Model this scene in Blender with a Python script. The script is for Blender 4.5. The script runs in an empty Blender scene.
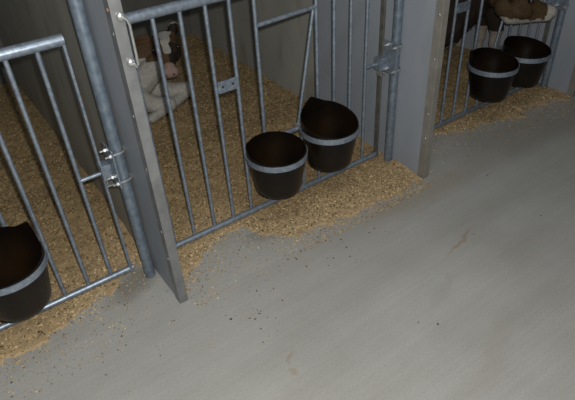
import bpy, bmesh, math, random
from math import sin, cos, pi, radians
from mathutils import Vector, Matrix, Euler, noise

scene = bpy.context.scene
COL = scene.collection
rng = random.Random(7)

# ------------------------------------------------------------------ helpers
def V(*a): return Vector(a)

def new_obj(name, bm, mats, parent=None, loc=(0, 0, 0), smooth=True, bevel=0.0):
    me = bpy.data.meshes.new(name)
    bmesh.ops.recalc_face_normals(bm, faces=bm.faces)
    bm.to_mesh(me); bm.free()
    if not isinstance(mats, (list, tuple)): mats = [mats]
    for m in mats: me.materials.append(m)
    if smooth:
        for p in me.polygons: p.use_smooth = True
    o = bpy.data.objects.new(name, me); COL.objects.link(o)
    o.location = loc
    if parent: o.parent = parent
    if smooth and bevel == 0:
        me.set_sharp_from_angle(angle=radians(40))
    if bevel:
        b = o.modifiers.new('bevel', 'BEVEL'); b.width = bevel; b.segments = 2; b.limit_method = 'ANGLE'
        b.harden_normals = True
    return o

def empty(name, loc):
    o = bpy.data.objects.new(name, None); COL.objects.link(o); o.location = loc
    o.empty_display_size = 0.1
    return o

def tag(o, label=None, cat=None, group=None, kind=None):
    if label: o['label'] = label
    if cat: o['category'] = cat
    if group: o['group'] = group
    if kind: o['kind'] = kind
    return o

def box(bm, lo, hi):
    vs = [bm.verts.new((x, y, z)) for x in (lo[0], hi[0]) for y in (lo[1], hi[1]) for z in (lo[2], hi[2])]
    for q in ((0, 1, 3, 2), (4, 6, 7, 5), (0, 4, 5, 1), (2, 3, 7, 6), (0, 2, 6, 4), (1, 5, 7, 3)):
        bm.faces.new([vs[i] for i in q])
    return vs

def tube(bm, pts, r, seg=12, cap=True):
    pts = [Vector(p) for p in pts]
    n = len(pts)
    rs = r if isinstance(r, (list, tuple)) else [r] * n
    rings = []
    up = None
    for i, p in enumerate(pts):
        d = (pts[min(i + 1, n - 1)] - pts[max(i - 1, 0)]).normalized()
        if up is None:
            up = Vector((0, 0, 1)) if abs(d.z) < .9 else Vector((1, 0, 0))
        a = d.cross(up)
        if a.length < 1e-4: a = d.cross(Vector((0, 1, 0)))
        a.normalize(); b = d.cross(a).normalized()
        up = a.cross(d)
        rings.append([bm.verts.new(p + a * cos(t) * rs[i] + b * sin(t) * rs[i])
                      for t in [2 * pi * k / seg for k in range(seg)]])
    for i in range(n - 1):
        for k in range(seg):
            bm.faces.new((rings[i][k], rings[i][(k + 1) % seg], rings[i + 1][(k + 1) % seg], rings[i + 1][k]))
    if cap:
        bm.faces.new(rings[0][::-1]); bm.faces.new(rings[-1])

def one_tube(pts, r, seg=12):
    bm = bmesh.new(); tube(bm, pts, r, seg); return bm

def one_box(lo, hi):
    bm = bmesh.new(); box(bm, lo, hi); return bm

def smooth01(t):
    t = max(0., min(1., t)); return t * t * (3 - 2 * t)

# ------------------------------------------------------------------ materials
def mat(name):
    m = bpy.data.materials.new(name); m.use_nodes = True
    nt = m.node_tree
    return m, nt, nt.nodes['Principled BSDF'], nt.nodes, nt.links

def noise_mix(nt, scale, c1, c2, lo=.35, hi=.65, detail=4, vec=None, rough=.5):
    N, L = nt.nodes, nt.links
    n = N.new('ShaderNodeTexNoise'); n.inputs['Scale'].default_value = scale; n.inputs['Detail'].default_value = detail
    n.inputs['Roughness'].default_value = rough
    if vec: L.new(vec, n.inputs['Vector'])
    r = N.new('ShaderNodeValToRGB')
    r.color_ramp.elements[0].position = lo; r.color_ramp.elements[0].color = (*c1, 1)
    r.color_ramp.elements[1].position = hi; r.color_ramp.elements[1].color = (*c2, 1)
    L.new(n.outputs['Fac'], r.inputs['Fac'])
    return r.outputs['Color'], n.outputs['Fac']

def mix(nt, fac, a, b, mode='MIX'):
    n = nt.nodes.new('ShaderNodeMix'); n.data_type = 'RGBA'; n.blend_type = mode
    for s, v in ((n.inputs[0], fac), (n.inputs[6], a), (n.inputs[7], b)):
        if hasattr(v, 'is_linked'): nt.links.new(v, s)
        elif isinstance(v, (int, float)): s.default_value = v
        else: s.default_value = (*v, 1)
    return n.outputs[2]

def geo_pos(nt): return nt.nodes.new('ShaderNodeNewGeometry').outputs['Position']
def obj_co(nt): return nt.nodes.new('ShaderNodeTexCoord').outputs['Object']

def bump(nt, height, bsdf, strength=.2, dist=.01):
    b = nt.nodes.new('ShaderNodeBump'); b.inputs['Strength'].default_value = strength; b.inputs['Distance'].default_value = dist
    nt.links.new(height, b.inputs['Height']); nt.links.new(b.outputs['Normal'], bsdf.inputs['Normal'])

def steel(name, c1, c2, metal, rough, scale=60):
    m, nt, B, N, L = mat(name)
    c, f = noise_mix(nt, scale, c1, c2, vec=obj_co(nt))
    L.new(c, B.inputs['Base Color'])
    B.inputs['Metallic'].default_value = metal; B.inputs['Roughness'].default_value = rough
    bump(nt, f, B, .12, .002)
    return m

M_GALV = steel('galvanised_steel', (.19, .235, .29), (.30, .35, .41), .6, .43)
M_GALVP = steel('galvanised_pipe', (.15, .195, .245), (.235, .285, .335), .55, .40, 40)
M_SHADED = steel('shaded_steel', (.11, .11, .095), (.17, .165, .145), .45, .5, 30)  # darker brownish steel: the shade on the flat gate stiles is in its colour
M_CAP = steel('weathered_end_sheet', (.215, .205, .18), (.27, .26, .23), .25, .5, 14)
M_ZINC = steel('bright_zinc', (.42, .43, .42), (.56, .57, .56), .75, .35, 90)
M_SHEET = steel('stainless_sheet', (.20, .207, .21), (.27, .277, .28), .5, .45, 14)
M_RUST = steel('rusty_rivet', (.30, .16, .10), (.42, .24, .15), .3, .6, 200)

def board(name, c1, c2, dirt, amount):
    m, nt, B, N, L = mat(name)
    p = geo_pos(nt)
    mp = N.new('ShaderNodeMapping'); mp.inputs['Scale'].default_value = (1, 1, .35); L.new(p, mp.inputs['Vector'])
    c, f = noise_mix(nt, 5, c1, c2, vec=mp.outputs['Vector'])
    n2 = N.new('ShaderNodeTexNoise'); n2.inputs['Scale'].default_value = 9; n2.inputs['Detail'].default_value = 8
    L.new(mp.outputs['Vector'], n2.inputs['Vector'])
    r = N.new('ShaderNodeValToRGB'); r.color_ramp.elements[0].position = .50; r.color_ramp.elements[1].position = .8
    L.new(n2.outputs['Fac'], r.inputs['Fac'])
    mu = N.new('ShaderNodeMath'); mu.operation = 'MULTIPLY'; mu.inputs[1].default_value = amount
    L.new(r.outputs['Color'], mu.inputs[0])
    L.new(mix(nt, mu.outputs[0], c, dirt), B.inputs['Base Color'])
    B.inputs['Roughness'].default_value = .48; B.inputs['Specular IOR Level'].default_value = .35
    bump(nt, n2.outputs['Fac'], B, .05, .004)
    return m
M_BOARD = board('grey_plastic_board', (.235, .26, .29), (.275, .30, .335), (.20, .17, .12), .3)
M_BOARD_OLIVE = board('olive_plastic_board', (.265, .265, .235), (.305, .305, .27), (.13, .10, .06), .55)  # more olive, blotchier tone for the rear stretch of each partition
M_WALL = board('rear_wall_board', (.10, .10, .09), (.13, .13, .115), (.08, .065, .04), .5)

def bucket_mat():
    m, nt, B, N, L = mat('black_brown_plastic')
    c, f = noise_mix(nt, 6, (.004, .0028, .002), (.012, .0065, .0026), vec=obj_co(nt))
    L.new(c, B.inputs['Base Color']); B.inputs['Roughness'].default_value = .30
    B.inputs['Specular IOR Level'].default_value = .28
    bump(nt, f, B, .05, .003)
    return m
M_BUCKET = bucket_mat()

def floor_mat():
    m, nt, B, N, L = mat('brushed_concrete')
    p = geo_pos(nt)
    c, f = noise_mix(nt, 1.6, (.292, .289, .268), (.358, .356, .336), .3, .7, 8, vec=p, rough=.6)
    # long faint broom marks
    mp = N.new('ShaderNodeMapping'); mp.inputs['Rotation'].default_value = (0, 0, radians(28)); mp.inputs['Scale'].default_value = (2.0, 60, 1)
    L.new(p, mp.inputs['Vector'])
    s, sf = noise_mix(nt, 1.0, (.90, .90, .90), (1.06, 1.06, 1.06), .3, .7, 3, vec=mp.outputs['Vector'])
    c = mix(nt, .4, c, s, 'MULTIPLY')
    mp2 = N.new('ShaderNodeMapping'); mp2.inputs['Rotation'].default_value = (0, 0, radians(-58)); mp2.inputs['Scale'].default_value = (.9, 7, 1)
    L.new(p, mp2.inputs['Vector'])
    s2, _ = noise_mix(nt, 1.0, (.90, .895, .87), (1.05, 1.05, 1.05), .35, .62, 5, vec=mp2.outputs['Vector'])
    c = mix(nt, .5, c, s2, 'MULTIPLY')
    g, gf = noise_mix(nt, 140, (.86, .86, .86), (1.1, 1.1, 1.1), .3, .7, 3, vec=p)
    c = mix(nt, .6, c, g, 'MULTIPLY')
    # stains with their own outline: (x, y, rx, ry, angle, colour, strength)
    for (x, y, rx, ry, a, col, st) in (
            (1.60, 1.08, .16, .011, 12, (.25, .17, .10), .5), (1.33, .93, .16, .03, 20, (.26, .23, .18), .22),
            (.62, .98, .018, .022, 0, (.27, .20, .12), .5), (.655, 1.04, .04, .010, 60, (.24, .18, .11), .4),
            (.36, 1.74, .16, .09, 20, (.15, .14, .11), .75), (1.25, .62, .25, .05, 25, (.26, .24, .20), .25),
            (1.75, 1.42, .5, .10, 0, (.26, .21, .14), .35), (2.75, 1.45, .8, .16, 0, (.23, .20, .15), .4),
            (.93, 1.66, .10, .05, 0, (.17, .16, .14), .5)):
        mm = N.new('ShaderNodeMapping'); mm.vector_type = 'TEXTURE'
        mm.inputs['Location'].default_value = (x, y, 0); mm.inputs['Rotation'].default_value = (0, 0, radians(a))
        mm.inputs['Scale'].default_value = (rx, ry, 1)
        wn = N.new('ShaderNodeTexNoise'); wn.inputs['Scale'].default_value = 11; wn.inputs['Detail'].default_value = 4
        L.new(p, wn.inputs['Vector'])
        sub = N.new('ShaderNodeVectorMath'); sub.operation = 'MULTIPLY_ADD'
        L.new(wn.outputs['Color'], sub.inputs[0]); sub.inputs[1].default_value = (.08, .08, 0); L.new(p, sub.inputs[2])
        sb = N.new('ShaderNodeVectorMath'); sb.operation = 'SUBTRACT'; L.new(sub.outputs[0], sb.inputs[0]); sb.inputs[1].default_value = (.04, .04, 0)
        L.new(sb.outputs[0], mm.inputs['Vector'])
        ln = N.new('ShaderNodeVectorMath'); ln.operation = 'LENGTH'; L.new(mm.outputs['Vector'], ln.inputs[0])
        mr = N.new('ShaderNodeMapRange'); mr.inputs[1].default_value = 1.1; mr.inputs[2].default_value = .4
        mr.inputs[3].default_value = 0; mr.inputs[4].default_value = st
        L.new(ln.outputs['Value'], mr.inputs[0])
        c = mix(nt, mr.outputs[0], c, col)
    L.new(c, B.inputs['Base Color'])
    B.inputs['Roughness'].default_value = .62; B.inputs['Specular IOR Level'].default_value = .3
    bump(nt, gf, B, .12, .002)
    return m
M_FLOOR = floor_mat()

def attr_mat(name, attr, rough, extra=None, bscale=None):
    m, nt, B, N, L = mat(name)
    a = N.new('ShaderNodeAttribute'); a.attribute_name = attr
    c = a.outputs['Color']
    if extra:
        n, f = noise_mix(nt, extra, (.7, .7, .7), (1.2, 1.2, 1.2), .3, .7, 5, vec=obj_co(nt))
        c = mix(nt, .8, c, n, 'MULTIPLY')
        bump(nt, f, B, .35, .006)
    L.new(c, B.inputs['Base Color']); B.inputs['Roughness'].default_value = rough
    B.inputs['Specular IOR Level'].default_value = .2
    return m
M_SHAV = attr_mat('pine_shavings', 'tone', .85, None)
M_COAT = attr_mat('calf_coat', 'coat', .75, 90)
def simple(name, c, rough, spec=.5):
    m, nt, B, N, L = mat(name)
    cc, f = noise_mix(nt, 50, tuple(x * .85 for x in c), tuple(x * 1.15 for x in c), vec=obj_co(nt))
    L.new(cc, B.inputs['Base Color']); B.inputs['Roughness'].default_value = rough; B.inputs['Specular IOR Level'].default_value = spec
    return m
M_EYE = simple('calf_eye', (.012, .008, .006), .06, .9)
M_HOOF = simple('calf_hoof', (.06, .05, .04), .5)
M_DIRT = simple('dirt', (.13, .09, .05), .9, .1)

# ------------------------------------------------------------------ setting
fl = bmesh.new(); box(fl, (-6, -6, -.1), (9, 6.0, 0))
tag(new_obj('floor', fl, M_FLOOR, smooth=False), kind='structure')
YB = 4.02
tag(new_obj('wall_back', one_box((-6, YB, 0), (9, YB + .12, 2.6)), M_WALL, smooth=False), kind='structure')

# ------------------------------------------------------------------ partitions
PX = (.458, 1.822, 3.177)          # left face of each end post
POST_W, POST_D, Y0 = .036, .042, 1.507
def partition(i, x, joint, label):
    ysh = .04 if i == 2 else 0
    root = empty('pen_partition', (x, Y0 + ysh, 0))
    tag(root, label, 'partition', None)
    H = 1.42
    # folded sheet end cap: a U channel that grips the board edge
    bm = bmesh.new()
    prof = [(0, POST_D), (0, 0), (POST_W, 0), (POST_W, POST_D), (POST_W - .003, POST_D), (POST_W - .003, .003), (.003, .003), (.003, POST_D)]
    lo = [bm.verts.new((a, b, 0)) for a, b in prof]; hi = [bm.verts.new((a, b, H)) for a, b in prof]
    n = len(prof)
    for k in range(n): bm.faces.new((lo[k], lo[(k + 1) % n], hi[(k + 1) % n], hi[k]))
    for a, b, c, d in ((0, 1, 6, 7), (1, 2, 5, 6), (2, 3, 4, 5)):
        bm.faces.new([lo[j] for j in (a, d, c, b)]); bm.faces.new([hi[j] for j in (a, b, c, d)])
    cap = new_obj('end_channel', bm, M_SHEET if i == 0 else M_CAP, root, smooth=False, bevel=.0015)
    for z in (.229, .36, .628, .824, 1.082, 1.149):
        b = bmesh.new(); bmesh.ops.create_uvsphere(b, u_segments=12, v_segments=6, radius=.0055, matrix=Matrix.Translation((-.0005, .018, z)) @ Matrix.Diagonal((.5, 1, 1, 1)))
        new_obj('rivet', b, M_RUST if z > 1.1 else M_ZINC, cap)
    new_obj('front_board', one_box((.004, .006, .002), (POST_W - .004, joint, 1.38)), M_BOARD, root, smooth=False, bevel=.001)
    new_obj('rear_board', one_box((.0045, joint + .002, .002), (POST_W - .0045, YB - Y0 - ysh - .012, 1.38)), M_BOARD_OLIVE, root, smooth=False, bevel=.001)
    if i == 0:                       # bent rod bolted to the front of the post
        for z in (1.131, .999):
            b = bmesh.new(); bmesh.ops.create_uvsphere(b, u_segments=20, v_segments=12, radius=.0135, matrix=Matrix.Translation((.024, -.004, z)) @ Matrix.Diagonal((1, .75, 1, 1)))
            new_obj('bolt_head', b, M_ZINC, cap)
        pts = [(.026, -.012, 1.131), (.036, -.014, 1.122), (.0405, -.014, 1.108), (.0405, -.014, 1.05), (.0405, -.014, .992), (.036, -.014, .984), (.026, -.012, .997)]
        new_obj('pull_rod', one_tube(pts, .0042, 10), M_ZINC, cap)
    return root
partition(0, PX[0], 1.88 - Y0, 'grey pen partition nearest the left edge, its steel end post carrying a bent pull rod')
partition(1, PX[1], 2.38 - Y0, 'grey pen partition in the middle, with its dull end post right of the double buckets')
partition(2, PX[2], 2.38 - Y0, 'grey pen partition at the far right edge, beside the shaded pair of buckets')

# ------------------------------------------------------------------ pipes with clamp brackets
ZH = .485
def post_pipe(x, y, label, zc):
    root = empty('steel_pipe_post', (x, y, 0))
    tag(root, label, 'post')
    R = .0215
    bm = bmesh.new(); tube(bm, [(0, 0, 0.002), (0, 0, 1.45)], R, 24)
    new_obj('pipe', bm, M_GALVP, root)
    # clamp: plate on the gate side held by two U bolts
    br = new_obj('clamp_plate', one_box((-R - .007, -.035, zc - .078), (-R - .001, .062, zc + .078)), M_GALV, root, smooth=False, bevel=.0015)
    for dz in (-.058, .058):
        pts = [(-R - .03, -.0275, zc + dz), (0, -.0275, zc + dz)] + \
              [(.0275 * sin(t), -.0275 * cos(t), zc + dz) for t in [pi * k / 10 for k in range(1, 10)]] + \
              [(0, .0275, zc + dz), (-R - .03, .0275, zc + dz)]
        u = new_obj('u_bolt', one_tube(pts, .0038, 8), M_ZINC, br)
        for yy in (-.0275, .0275):
            b = bmesh.new(); bmesh.ops.create_cone(b, segments=6, radius1=.0085, radius2=.0085, depth=.008, cap_ends=True,
                                                   matrix=Matrix.Translation((-R - .012, yy, zc + dz)) @ Matrix.Rotation(pi / 2, 4, 'Y'))
            new_obj('nut', b, M_ZINC, u, smooth=False)
    new_obj('latch_block', one_box((-R - .042, .030, zc - .066), (-R - .006, .075, zc - .004)), M_GALV, br, smooth=False, bevel=.002)
    t = bmesh.new()
    box(t, (-R - .036, .028, zc - .092), (-R - .010, .060, zc - .088)); box(t, (-R - .036, .028, zc - .090), (-R - .033, .060, zc - .066))
    new_obj('catch_tab', t, M_ZINC, br, smooth=False, bevel=.0008)
    return root
post_pipe(.432, 1.735, 'galvanised pipe post with clamp, left of the nearest partition end post', .555)
post_pipe(1.796, 1.735, 'galvanised pipe post with clamp, right of the double-bucket gate', .585)
post_pipe(3.155, 1.735, 'galvanised pipe post with clamp, right of the shaded bucket pair', .585)

# ------------------------------------------------------------------ gates
YG = 1.80
BARS = [.683, .785, .885, .983, 1.09, 1.385, 1.48, 1.575, 1.67]
SL, SR = .585, 1.766
RINGS = [(1.053, .390), (1.338, .408)]
RR = .131
RDX = .022
def gate(dx, label, latch_z, dz=0.0):
    root = empty('pen_gate', (SL + dx, YG, 0))
    tag(root, label, 'gate', None)
    SR = 1.766 if dx >= 0 else 1.752
    def X(x): return x - SL
    ztop, zb = 1.026 + dz, .032 + dz * .4
    new_obj('top_rail', one_tube([(X(SL) - .005, 0, ztop), (X(SR) + (.012 if dx >= 0 else .004), 0, ztop)], .019, 18), M_GALV, root)
    new_obj('bottom_rail', one_tube([(X(SL) - .005, 0, zb), (X(SR) + .012, 0, zb)], .0135, 16), M_GALV, root)
    new_obj('stile', one_tube([(0, 0, .004), (0, 0, ztop)], .010, 12), M_GALV, root)
    new_obj('stile', one_box((X(SR) - .005, -.013, .012), (X(SR) + .005, .013, ztop)), M_GALV if dx < 0 else M_SHADED, root, smooth=False, bevel=.002)
    for x in BARS:
        new_obj('bar', one_tube([(X(x), 0, zb + .002), (X(x), 0, ztop - .002)], .0080, 12), M_GALV, root)
    for x in (1.19, 1.29):
        new_obj('short_bar', one_tube([(X(x), 0, zb + .002), (X(x), 0, .37)], .0080, 12), M_GALV, root)
    new_obj('feed_rail', one_tube([(X(1.09), 0, .37), (X(1.385), 0, .37)], .0105, 12), M_GALV, root)
    new_obj('feed_rail', one_tube([(X(1.09), 0, .884), (X(1.385), 0, .894)], .0092, 12), M_GALV, root)
    yb = new_obj('swing_rod', one_tube([(X(1.372), .004, .884), (X(1.272), .004, .372)], .0075, 12), M_GALV, root)
    b = bmesh.new(); tube(b, [(X(1.272), -.016, .38), (X(1.272), .016, .38)], .012, 14)
    new_obj('pivot_bolt', b, M_ZINC, yb)
    # flat tie plate with two holes between two bars
    pl = bmesh.new(); pz = .688
    x0, x1 = X(.889), X(.979)
    holes = [(x0 + .022, pz), (x1 - .022, pz)]
    for hx0, hx1, hc in ((x0, (x0 + x1) / 2, holes[0]), ((x0 + x1) / 2, x1, holes[1])):
        K = 24
        for yy in (-.012, -.006):
            inner, outer = [], []
            for k in range(K):
                t = 2 * pi * k / K
                inner.append(pl.verts.new((hc[0] + .006 * cos(t), yy, hc[1] + .006 * sin(t))))
                dxx, dzz = cos(t), sin(t)
                s = min(((hx1 - hc[0]) if dxx > 0 else (hc[0] - hx0)) / max(abs(dxx), 1e-6), .024 / max(abs(dzz), 1e-6))
                outer.append(pl.verts.new((hc[0] + dxx * s, yy, hc[1] + dzz * s)))
            for k in range(K):
                pl.faces.new((inner[k], inner[(k + 1) % K], outer[(k + 1) % K], outer[k]))
            if yy < -.01: fi, fo = inner, outer
            else:
                for k in range(K):
                    pl.faces.new((fi[k], fi[(k + 1) % K], inner[(k + 1) % K], inner[k]))
                    pl.faces.new((fo[k], fo[(k + 1) % K], outer[(k + 1) % K], outer[k]))
    new_obj('tie_plate', pl, M_GALV, root, smooth=False)
    # latch rod reaching from the last bar to the clamp
    lr = new_obj('latch_rod', one_tube([(X(1.67), -.001, latch_z), (X(SR) + .03, -.001, latch_z)], .0078, 12), M_GALV, root)
    new_obj('collar', one_tube([(X(SR) + .004, -.001, latch_z), (X(SR) + .012, -.001, latch_z)], .012, 12), M_ZINC, lr)
    # bucket hoops: flat steel bands welded to the bars
    for j, (cx, z) in enumerate(RINGS):
        if dx < 0: cx += .0; z -= .018
        if dx > 1: cx += RDX; z -= (.012, .034)[j]
        bm = bmesh.new(); K = 48; cy = -.012 - RR
        prof = [(RR - .003, -.0125), (RR, -.0125), (RR, .0125), (RR - .003, .0125)]
        vs = [[bm.verts.new((X(cx) + r * cos(2 * pi * k / K), cy + r * sin(2 * pi * k / K), z + h)) for r, h in prof] for k in range(K)]
        for k in range(K):
            for j in range(4):
                bm.faces.new((vs[k][j], vs[k][(j + 1) % 4], vs[(k + 1) % K][(j + 1) % 4], vs[(k + 1) % K][j]))
        new_obj('bucket_hoop', bm, M_GALV, root, smooth=True)
    return root
GDX = (-1.377, 0., 1.385)
gate(GDX[0], 'galvanised tubular pen gate at the left edge, holding the single black bucket in view', .508, -.014)
gate(GDX[1], 'galvanised barred pen gate in the middle, in front of the calf facing the camera', .545)
gate(GDX[2], 'galvanised barred pen gate at the upper right in shadow, with a calf leaning out', .545)

# ------------------------------------------------------------------ buckets
def bucket(cx, z, tip_ang, tip, lift, label):
    ro, ri = RR - .0045, RR - .0085
    cy = YG - .012 - RR
    zb = .222 + (z - .39)
    root = empty('feed_bucket', (cx, cy, zb))
    tag(root, label, 'bucket', 'black feed buckets hung in gate hoops')
    K = 72; bm = bmesh.new()
    hr = z - zb                            # hoop height above bucket base
    def rim(t):
        d = math.atan2(sin(t - tip_ang), cos(t - tip_ang))
        back = .5 * (1 + sin(t))           # +Y is the gate side
        return hr + .015 + lift * back ** 1.3 + tip * max(0, 1 - abs(d) / .55) ** 1.3
    rb = .098
    def rad(h, r1): return rb + (r1 - rb) * min(1.0, h / hr) - (ro - r1)
    rows = []
    for lv in range(9):                    # outside, base to rim
        f = lv / 8
        row = []
        for k in range(K):
            t = 2 * pi * k / K; h = rim(t) * f
            r = rb + (ro - rb) * min(1., h / hr)
            if lv == 0: r -= .004
            row.append(bm.verts.new((r * cos(t), r * sin(t), h)))
        rows.append(row)
        if lv == 0:
            row2 = []
            for k in range(K):
                t = 2 * pi * k / K
                row2.append(bm.verts.new((rb * cos(t), rb * sin(t), .005)))
            rows.append(row2)
    for lv in range(8, -1, -1):            # inside, rim to floor
        f = lv / 8
        row = []
        for k in range(K):
            t = 2 * pi * k / K; h = .006 + (rim(t) - .006) * f
            r = rb + (ro - rb) * min(1., h / hr) - .0035
            row.append(bm.verts.new((r * cos(t), r * sin(t), h)))
        rows.append(row)
    for a, b in zip(rows, rows[1:]):
        for k in range(K): bm.faces.new((a[k], a[(k + 1) % K], b[(k + 1) % K], b[k]))
    bm.faces.new(rows[0][::-1]); bm.faces.new(rows[-1])
    new_obj('bucket_shell', bm, M_BUCKET, root)
    # dregs of meal stuck to the inside bottom
    d = bmesh.new(); r2 = random.Random(int(cx * 1000))
    for _ in range(26):
        a = r2.uniform(0, 2 * pi); q = r2.uniform(0, .075); c = V(q * cos(a), q * sin(a), .0095); s = r2.uniform(.002, .005)
        u = V(cos(a * 3), sin(a * 3), 0) * s; w = V(-sin(a * 3), cos(a * 3), .3) * s * .6
        d.faces.new([d.verts.new(c + e) for e in (u + w, u - w, -u - w, -u + w)])
    tag(new_obj('feed_crumbs', d, simple('feed_crumb', (.30, .22, .12), .9, .1), root, smooth=False), kind='stuff')
    return root
bucket(RINGS[1][0] + GDX[0], RINGS[1][1] - .018, radians(24), .05, .056, 'black feed bucket at the left edge, cut off by the picture border')
bucket(RINGS[0][0], RINGS[0][1], radians(150), .018, .022, 'black feed bucket on the middle gate, the lower left one of the pair')
bucket(RINGS[1][0], RINGS[1][1], radians(92), .03, .062, 'black feed bucket on the middle gate, the upper right one with pointed rim')
bucket(RINGS[0][0] + GDX[2] + RDX, RINGS[0][1]-.012, radians(140), .045, .040, 'black feed bucket on the far right gate, the front one with a pointed left rim')
bucket(RINGS[1][0] + GDX[2] + RDX, RINGS[1][1]-.034, radians(92), .008, .036, 'black feed bucket on the far right gate, behind and right of its twin')

# ------------------------------------------------------------------ bedding
def interp(poly, x):
    if x <= poly[0][0]: return poly[0][1]
    for (a, b), (c, d) in zip(poly, poly[1:]):
        if x <= c: return b + (d - b) * (x - a) / (c - a)
    return poly[-1][1]
E_L = [(-1.0, 1.66), (-.19, 1.67), (.03, 1.68), (.21, 1.72), (.31, 1.78), (.40, 1.84), (.46, 1.80)]
E_M = [(.49, 1.57), (.60, 1.66), (.76, 1.745), (.90, 1.775), (.955, 1.66), (1.034, 1.57), (1.26, 1.55), (1.43, 1.53), (1.65, 1.50), (1.83, 1.51)]
E_R = [(1.85, 1.80), (2.2, 1.77), (2.4, 1.69), (2.78, 1.62), (3.01, 1.60), (3.19, 1.55)]
def fbm(x, y, z=0., s=1.):
    return noise.fractal(V(x * s, y * s, z), .6, 2.0, 4)
def bed_h(x, y, edge, seed):
    e = edge + .06 * fbm(x, y, seed, 5) + .05 * noise.noise(V(x * 22, y * 22, seed)) + .03 * noise.noise(V(x * 60, y * 60, seed))
    t = (y - e) / .42
    if t < 0: return max(-.02, t * .06)
    base = .004 + .010 * smooth01(t * 2.0) + .056 * smooth01((y - 1.84) / .5)
    return base + (.010 * fbm(x, y, seed + 3, 7) + .006 * noise.noise(V(x * 30, y * 30, seed))) * smooth01(t * 1.5) + .02 * smooth01((y - 2.8) / 1.0)
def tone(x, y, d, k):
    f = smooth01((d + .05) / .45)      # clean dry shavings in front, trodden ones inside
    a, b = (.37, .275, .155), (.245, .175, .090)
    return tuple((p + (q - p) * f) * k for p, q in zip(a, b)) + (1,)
def bedding(x0, x1, edge, seed, label, nfl, ymax=YB - .006):
    bm = bmesh.new(); lay = bm.verts.layers.float_color.new('tone')
    r = random.Random(seed)
    nx = int((x1 - x0) / .018); ys = []
    y = 1.40
    while y < ymax: ys.append(y); y += .016 if y < 2.4 else .028
    ys.append(ymax)
    grid = []
    for y in ys:
        row = []
        for i in range(nx + 1):
            x = x0 + (x1 - x0) * i / nx
            v = bm.verts.new((x, y, bed_h(x, y, interp(edge, x), seed)))
            n = .5 + .5 * noise.noise(V(x * 45, y * 45, seed))
            m = .5 + .5 * fbm(x, y, seed, 2.5)
            k = (.75 + .5 * n) * (.82 + .36 * m)
            v[lay] = tone(x, y, y - interp(edge, x), k)
            row.append(v)
        grid.append(row)
    for a, b in zip(grid, grid[1:]):
        for i in range(nx):
            q = (a[i], a[i + 1], b[i + 1], b[i])
            if max(v.co.z for v in q) > -.015: bm.faces.new(q)
    # loose curled flakes on top
    made = 0
    while made < nfl:
        x = r.uniform(x0 + .01, x1 - .01); y = 1.44 + (ymax - 1.46) * r.random() ** 1.5
        e = interp(edge, x); h = bed_h(x, y, e, seed)
        d = (y - e)
        if d < 0 and r.random() > math.exp(d / .09) * .75: continue
        if h < 0: h = 0
        s = r.uniform(.003, .0068) * (1 if d > 0 else .6); a = r.uniform(0, pi)
        u = V(cos(a), sin(a), r.uniform(-.35, .35)) * s; w = V(-sin(a), cos(a), r.uniform(-.5, .5)) * s * r.uniform(.3, .7)
        c = V(x, y, h + .003)
        if c.x - s < x0 or c.x + s > x1: continue
        k = r.choice((.7, .85, 1.0, 1.0, 1.15, 1.5))
        col = tone(x, y, d, k * 1.12)
        if r.random() < .07: col = (.11, .075, .035, 1)
        up = V(0, 0, s * .35)
        vs = [bm.verts.new(c + o) for o in (-u - w, -u + w, -w + up, w + up, u - w, u + w)]
        for v in vs:
            v[lay] = col
            if v.co.z < .0008: v.co.z = .0008
        bm.faces.new((vs[0], vs[1], vs[3], vs[2])); bm.faces.new((vs[2], vs[3], vs[5], vs[4]))
        made += 1
    bmesh.ops.delete(bm, geom=[v for v in bm.verts if not v.link_faces], context='VERTS')
    o = new_obj('wood_shavings', bm, M_SHAV, smooth=False)
    tag(o, label, 'bedding', None, 'stuff')
    return o
bedding(-.95, PX[0] + .003, E_L, 11, 'brown wood shavings covering the floor of the left pen', 32000)
bedding(PX[0] + POST_W - .003, PX[1] + .003, E_M, 23, 'brown wood shavings spilling out under the middle gate', 48000)
bedding(PX[1] + POST_W - .003, PX[2] + .003, E_R, 37, 'dim wood shavings on the floor of the far right pen', 24000)

def scatter(name, n, fn, cols, smin, smax, label, seed, matl, cat):
    r = random.Random(seed); bm = bmesh.new(); lay = bm.verts.layers.float_color.new('tone')
    for _ in range(n):
        x, y = fn(r); s = r.uniform(smin, smax); a = r.uniform(0, pi)
        u = V(cos(a), sin(a), 0) * s; w = V(-sin(a), cos(a), 0) * s * r.uniform(.35, .8); h = s * .5
        k = r.uniform(.7, 1.3); c = r.choice(cols); col = (c[0] * k, c[1] * k, c[2] * k, 1)
        base = [bm.verts.new(V(x, y, .0004) + e) for e in (-u, -w, u, w)]
        top = bm.verts.new((x, y, h))
        for v in base + [top]: v[lay] = col
        for i in range(4): bm.faces.new((base[i], base[(i + 1) % 4], top))
        bm.faces.new(base[::-1])
    tag(new_obj(name, bm, matl, smooth=False), label, cat, None, 'stuff')
def near_gates(r):
    while True:
        x = r.uniform(-.3, 3.1); y = 1.62 - abs(r.gauss(0, .16))
        if not any(p - .02 < x < p + POST_W + .02 and y > 1.49 for p in PX): return x, y
scatter('shaving_crumbs', 420, near_gates, [(.34, .25, .13), (.30, .22, .12), (.22, .15, .08)], .0015, .005,
        'pale shaving crumbs strewn on the aisle just outside the gates', 5, M_SHAV, 'shavings')
def clumps(r):
    q = r.random()
    if q < .35: return r.gauss(1.10, .16), r.gauss(1.42, .09)
    if q < .5: return r.gauss(.67, .05), r.gauss(1.24, .05)
    if q < .7: return r.gauss(-.02, .14), r.gauss(1.5, .1)
    return r.uniform(-.1, 2.4), r.uniform(.5, 1.4)
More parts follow.
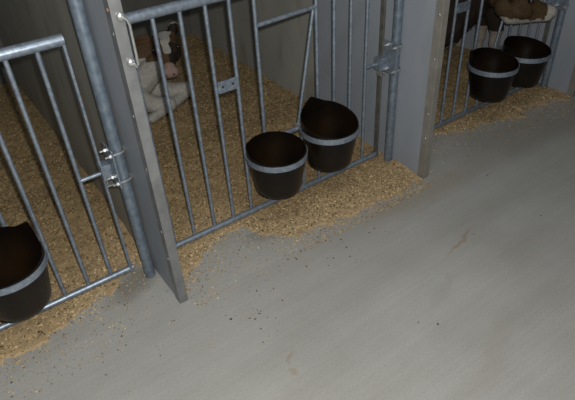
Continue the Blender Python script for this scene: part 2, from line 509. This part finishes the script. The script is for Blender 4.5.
scatter('dirt_specks', 75, clumps, [(.09, .06, .03), (.13, .09, .045), (.16, .11, .05)], .0025, .0075,
        'small dark dirt specks dotting the bare concrete aisle', 9, M_SHAV, 'dirt')

# ------------------------------------------------------------------ camera axes (the calf looks towards the aisle)
def cam_axes(yaw, pitch, roll):
    cy, sy, cp, sp, cr, sr = cos(yaw), sin(yaw), cos(pitch), sin(pitch), cos(roll), sin(roll)
    F = V(sy * cp, cy * cp, -sp); R0 = V(cy, -sy, 0); D0 = F.cross(R0)
    return cr * R0 + sr * D0, -sr * R0 + cr * D0, F
CF = 548.065
AR, AD, AF = cam_axes(.583186, .638506, .061306)

# ------------------------------------------------------------------ calves
def blobs_to_mesh(blobs, voxel, smooth_it=6):
    """blobs: list of (p0, p1, r0, r1[, squash matrix]) tapered capsules, fused into one skin."""
    bm = bmesh.new()
    for b in blobs:
        p0, p1, r0, r1 = Vector(b[0]), Vector(b[1]), b[2], b[3]
        L = (p1 - p0).length
        n = max(2, int(L / (min(r0, r1) * .35)) + 1)
        for i in range(n):
            t = i / (n - 1); p = p0.lerp(p1, t); r = r0 + (r1 - r0) * t
            mtx = Matrix.Translation(p)
            if len(b) > 4: mtx = mtx @ b[4]
            bmesh.ops.create_icosphere(bm, subdivisions=2, radius=r, matrix=mtx)
    me = bpy.data.meshes.new('tmp'); bm.to_mesh(me); bm.free()
    o = bpy.data.objects.new('tmp', me); COL.objects.link(o)
    m = o.modifiers.new('r', 'REMESH'); m.mode = 'VOXEL'; m.voxel_size = voxel
    s = o.modifiers.new('s', 'SMOOTH'); s.factor = .5; s.iterations = smooth_it
    dg = bpy.context.evaluated_depsgraph_get(); dg.update()
    out = bpy.data.meshes.new_from_object(o.evaluated_get(dg))
    bpy.data.objects.remove(o); bpy.data.meshes.remove(me)
    return out

def head_frame(origin, e, m):
    e = e.normalized(); m = (m - e * m.dot(e)).normalized(); u = e.cross(m).normalized()
    M = Matrix(((e.x, m.x, u.x, origin.x), (e.y, m.y, u.y, origin.y), (e.z, m.z, u.z, origin.z), (0, 0, 0, 1)))
    return M
def head_blobs(H, s=1.0, ear_l=None, ear_r=None):
    P = lambda x, y, z: H @ V(x * s, y * s, z * s)
    B = []
    rot = H.to_3x3().to_4x4()
    B.append((P(0, -.03, .0), P(0, .03, .005), .072 * s, .072 * s))
    B.append((P(0, .02, .005), P(0, .12, .0), .066 * s, .050 * s))
    B.append((P(0, .12, -.004), P(0, .205, -.016), .046 * s, .040 * s))
    B.append((P(0, .0, -.05), P(0, .12, -.046), .05 * s, .036 * s))
    B.append((P(0, .12, -.046), P(0, .19, -.045), .034 * s, .028 * s))
    B.append((P(-.018, .212, -.018), P(.018, .212, -.018), .036 * s, .036 * s))      # broad muzzle
    B.append((P(-.012, .205, -.048), P(.012, .205, -.048), .022 * s, .022 * s))      # chin
    for sx in (-1, 1):
        B.append((P(sx * .048, .045, .022), P(sx * .045, .075, .018), .026 * s, .024 * s))   # brow
        B.append((P(sx * .045, .02, -.03), P(sx * .04, .07, -.03), .04 * s, .034 * s))       # cheek
        ear = (ear_l if sx < 0 else ear_r) or [(.062, -.035, .03), (.115, -.05, .05), (.165, -.05, .045)]
        sq = rot @ Matrix.Diagonal((1, .38, 1, 1)) @ rot.inverted()
        pts = [P(sx * a, b, c) for a, b, c in ear]
        B.append((pts[0], pts[1], .022 * s, .038 * s, sq)); B.append((pts[1], pts[2], .038 * s, .013 * s, sq))
    return B

def coat_mesh(name, me, fn, root):
    a = me.color_attributes.new('coat', 'FLOAT_COLOR', 'POINT')
    for i, v in enumerate(me.vertices):
        c = fn(v.co); a.data[i].color = (*c, 1)
    me.materials.clear(); me.materials.append(M_COAT)
    for p in me.polygons: p.use_smooth = True
    me.transform(Matrix.Translation(-root.location))
    o = bpy.data.objects.new(name, me); COL.objects.link(o); o.parent = root
    return o

def ball(name, c, r, m, root, parent=None, scale=(1, 1, 1)):
    b = bmesh.new(); bmesh.ops.create_uvsphere(b, u_segments=16, v_segments=10, radius=r, matrix=Matrix.Translation(c - root.location) @ Matrix.Diagonal((*scale, 1)))
    return new_obj(name, b, m, parent or root)

WHITE = (.34, .325, .29); BROWN = (.085, .050, .024); DARK = (.020, .014, .010); PINK = (.27, .185, .155); TAN = (.17, .105, .05)
def wob(p, s=18, a=.02): return a * noise.noise(p * s)

# --- calf lying in the middle pen, looking out
HC = V(1.160, 3.08, .440)
VD = (HC - V(0, 0, 1.6)).normalized()
vr = (AR - VD * AR.dot(VD)).normalized(); vd = (AD - VD * AD.dot(VD)); vd = (vd - vr * vd.dot(vr)).normalized()
eye_axis = -(vr * cos(radians(10)) - vd * sin(radians(10)) - VD * .10)
down = vd * cos(radians(10)) + vr * sin(radians(10))
HC = HC + vr * .060 + vd * .012
muz = down * .64 - VD * .77
H1 = head_frame(HC, eye_axis, muz)
H1i = H1.inverted()
root = empty('calf', (.95, 3.3, .085))
tag(root, 'brown and white calf lying on shavings in the middle pen, facing the camera', 'calf')
B = head_blobs(H1, 1.0,
               ear_r=[(.062, -.03, .02), (.118, -.035, .045), (.168, -.04, .05)],
               ear_l=[(.050, -.05, .03), (.068, -.095, .045), (.076, -.135, .045)])
B += [(HC + V(-.02, .05, -.03), V(1.0, 3.2, .32), .085, .12),
      (V(1.0, 3.2, .30), V(.90, 3.4, .25), .135, .16), (V(.90, 3.4, .25), V(.78, 3.70, .24), .16, .15),
      (V(.98, 3.14, .26), V(.94, 3.00, .20), .11, .085), (HC + V(-.06, .0, -.08), V(.96, 3.04, .22), .075, .09),
      (V(1.00, 3.10, .20), V(1.18, 3.00, .155), .07, .055), (V(1.18, 3.00, .155), V(1.27, 2.975, .145), .055, .048),
      (V(1.25, 2.97, .13), V(1.10, 2.89, .115), .036, .03),
      (V(.92, 3.02, .20), V(1.01, 2.90, .15), .065, .055), (V(1.01, 2.90, .15), V(1.09, 2.87, .14), .055, .046),
      (V(1.09, 2.87, .13), V(.95, 2.82, .115), .034, .028),
      (V(.78, 3.66, .22), V(.90, 3.50, .16), .10, .06)]
def coat1(p):
    l = H1i @ p
    inhead = l.y > -.09 and abs(l.x) < .2 and l.z > -.12 and (p - HC).length < .30
    w = wob(p, 22, .012)
    if inhead:
        lx = -l.x
        if .182 + w * .5 < l.y < .27 and abs(lx) < .08: return PINK if l.z > -.06 else (.40, .34, .30)
        if abs(lx - .004) < .034 - .16 * max(0, l.y + .01) + w * 1.3 and l.z > .0 and -.05 < l.y < .125: return WHITE
        if lx < -.062 and l.z < -.01: return WHITE if p.z < HC.z + .02 else BROWN
        if abs(lx) > .085: return TAN if lx > 0 and l.z < .06 else (.085, .05, .026)
        if lx > .012 and .045 < l.y < .19: return DARK
        if l.y < -.045 and l.z > .02: return DARK
        if lx < -.058 and l.z < .0 + w and -.06 < l.y < .04: return WHITE
        return BROWN
    if p.y < 3.34: return WHITE
    return DARK if p.z + wob(p, 7, .06) > .2 else WHITE
body = coat_mesh('body', blobs_to_mesh(B, .006, 5), coat1, root)
for sx in (-1, 1):
    ball('eye', H1 @ V(sx * .071, .062, .026), .0155, M_EYE, root)
    ball('nostril', H1 @ V(sx * .022, .243, -.010), .0075, M_HOOF, root)

# --- calf standing in the right pen with its neck through the gate
root = empty('calf', (2.45, 2.05, .07))
tag(root, 'dark calf in the upper right pen, its head out over the shaded buckets', 'calf')
HC2 = V(2.555, 1.675, .665)
H2 = head_frame(HC2, V(-.42, -.60, .25), V(.78, -.30, -.16)); H2i = H2.inverted()
B = head_blobs(H2, .92)
B += [(V(2.61, 1.69, .68), V(2.62, 1.80, .70), .075, .085), (V(2.62, 1.80, .70), V(2.70, 1.98, .69), .09, .12),
      (V(2.72, 2.03, .66), V(2.40, 2.03, .55), .15, .18), (V(2.40, 2.03, .55), V(2.07, 2.05, .53), .18, .16)]
for (x, y) in ((2.86, 1.95), (2.88, 2.07)):
    B += [(V(x - .05, y + .04, .60), V(x, y, .40), .075, .045), (V(x, y, .40), V(x, y, .32), .036, .036), (V(x, y, .32), V(x, y, .12), .026, .026), (V(x, y, .12), V(x + .01, y - .01, .085), .03, .034)]
for y in (2.03, 2.2):
    B += [(V(2.02, y, .62), V(2.06, y, .46), .11, .07), (V(2.06, y, .46), V(1.97, y, .33), .05, .032), (V(1.97, y, .33), V(1.99, y, .12), .028, .026), (V(1.99, y, .12), V(2.01, y, .085), .03, .034)]
B.append((V(1.92, 2.12, .72), V(1.89, 2.12, .50), .022, .018))
def coat2(p):
    l = H2i @ p; w = wob(p, 20, .02)
    if (p - HC2).length < .30 and p.y < 1.80:
        if l.z < -.060 + w or l.y > .17 + w: return (.28, .265, .235)
        return (.052, .032, .014)
    if p.z < .40 and p.x > 2.75: return (.24, .21, .18)
    if p.x < 2.75 and p.z - (.55 + (p.x - 2.4) * .34) < -.112 + 2.2 * w: return WHITE
    return DARK if p.x < 2.9 + w * 3 else BROWN
coat_mesh('body', blobs_to_mesh(B, .008, 5), coat2, root)
for sx in (-1, 1):
    ball('eye', H2 @ V(sx * .071, .062, .026), .0155, M_EYE, root)

# ------------------------------------------------------------------ light
def light(name, kind, loc, power, col, **kw):
    d = bpy.data.lights.new(name, kind); d.energy = power; d.color = col
    for k, v in kw.items(): setattr(d, k, v)
    o = bpy.data.objects.new(name, d); COL.objects.link(o); o.location = loc
    return o
CAM = V(0, 0, 1.6)
light('flash', 'POINT', CAM + AR * .024 - AD * .05 + AF * .01, 152, (1, .97, .925), shadow_soft_size=.012)
a = light('overhead_fill', 'AREA', (.2, .2, 3.2), 22, (.92, .96, 1.0), shape='RECTANGLE', size=1.6, size_y=.4)  # unseen area light, added for dim ambient from above
w = bpy.data.worlds.new('world'); scene.world = w; w.use_nodes = True
w.node_tree.nodes['Background'].inputs['Color'].default_value = (.85, .93, 1.0, 1)
w.node_tree.nodes['Background'].inputs['Strength'].default_value = .055

# ------------------------------------------------------------------ camera
cd = bpy.data.cameras.new('camera'); cam = bpy.data.objects.new('camera', cd); COL.objects.link(cam)
cd.sensor_width = 36; cd.sensor_fit = 'HORIZONTAL'; cd.lens = CF / 575 * 36; cd.clip_start = .05
cam.matrix_world = Matrix(((AR.x, -AD.x, -AF.x, CAM.x), (AR.y, -AD.y, -AF.y, CAM.y), (AR.z, -AD.z, -AF.z, CAM.z), (0, 0, 0, 1)))
scene.camera = cam
vs = scene.view_settings
vs.view_transform = 'Standard'; vs.look = 'None'; vs.gamma = 1; vs.use_curve_mapping = False; vs.exposure = 0
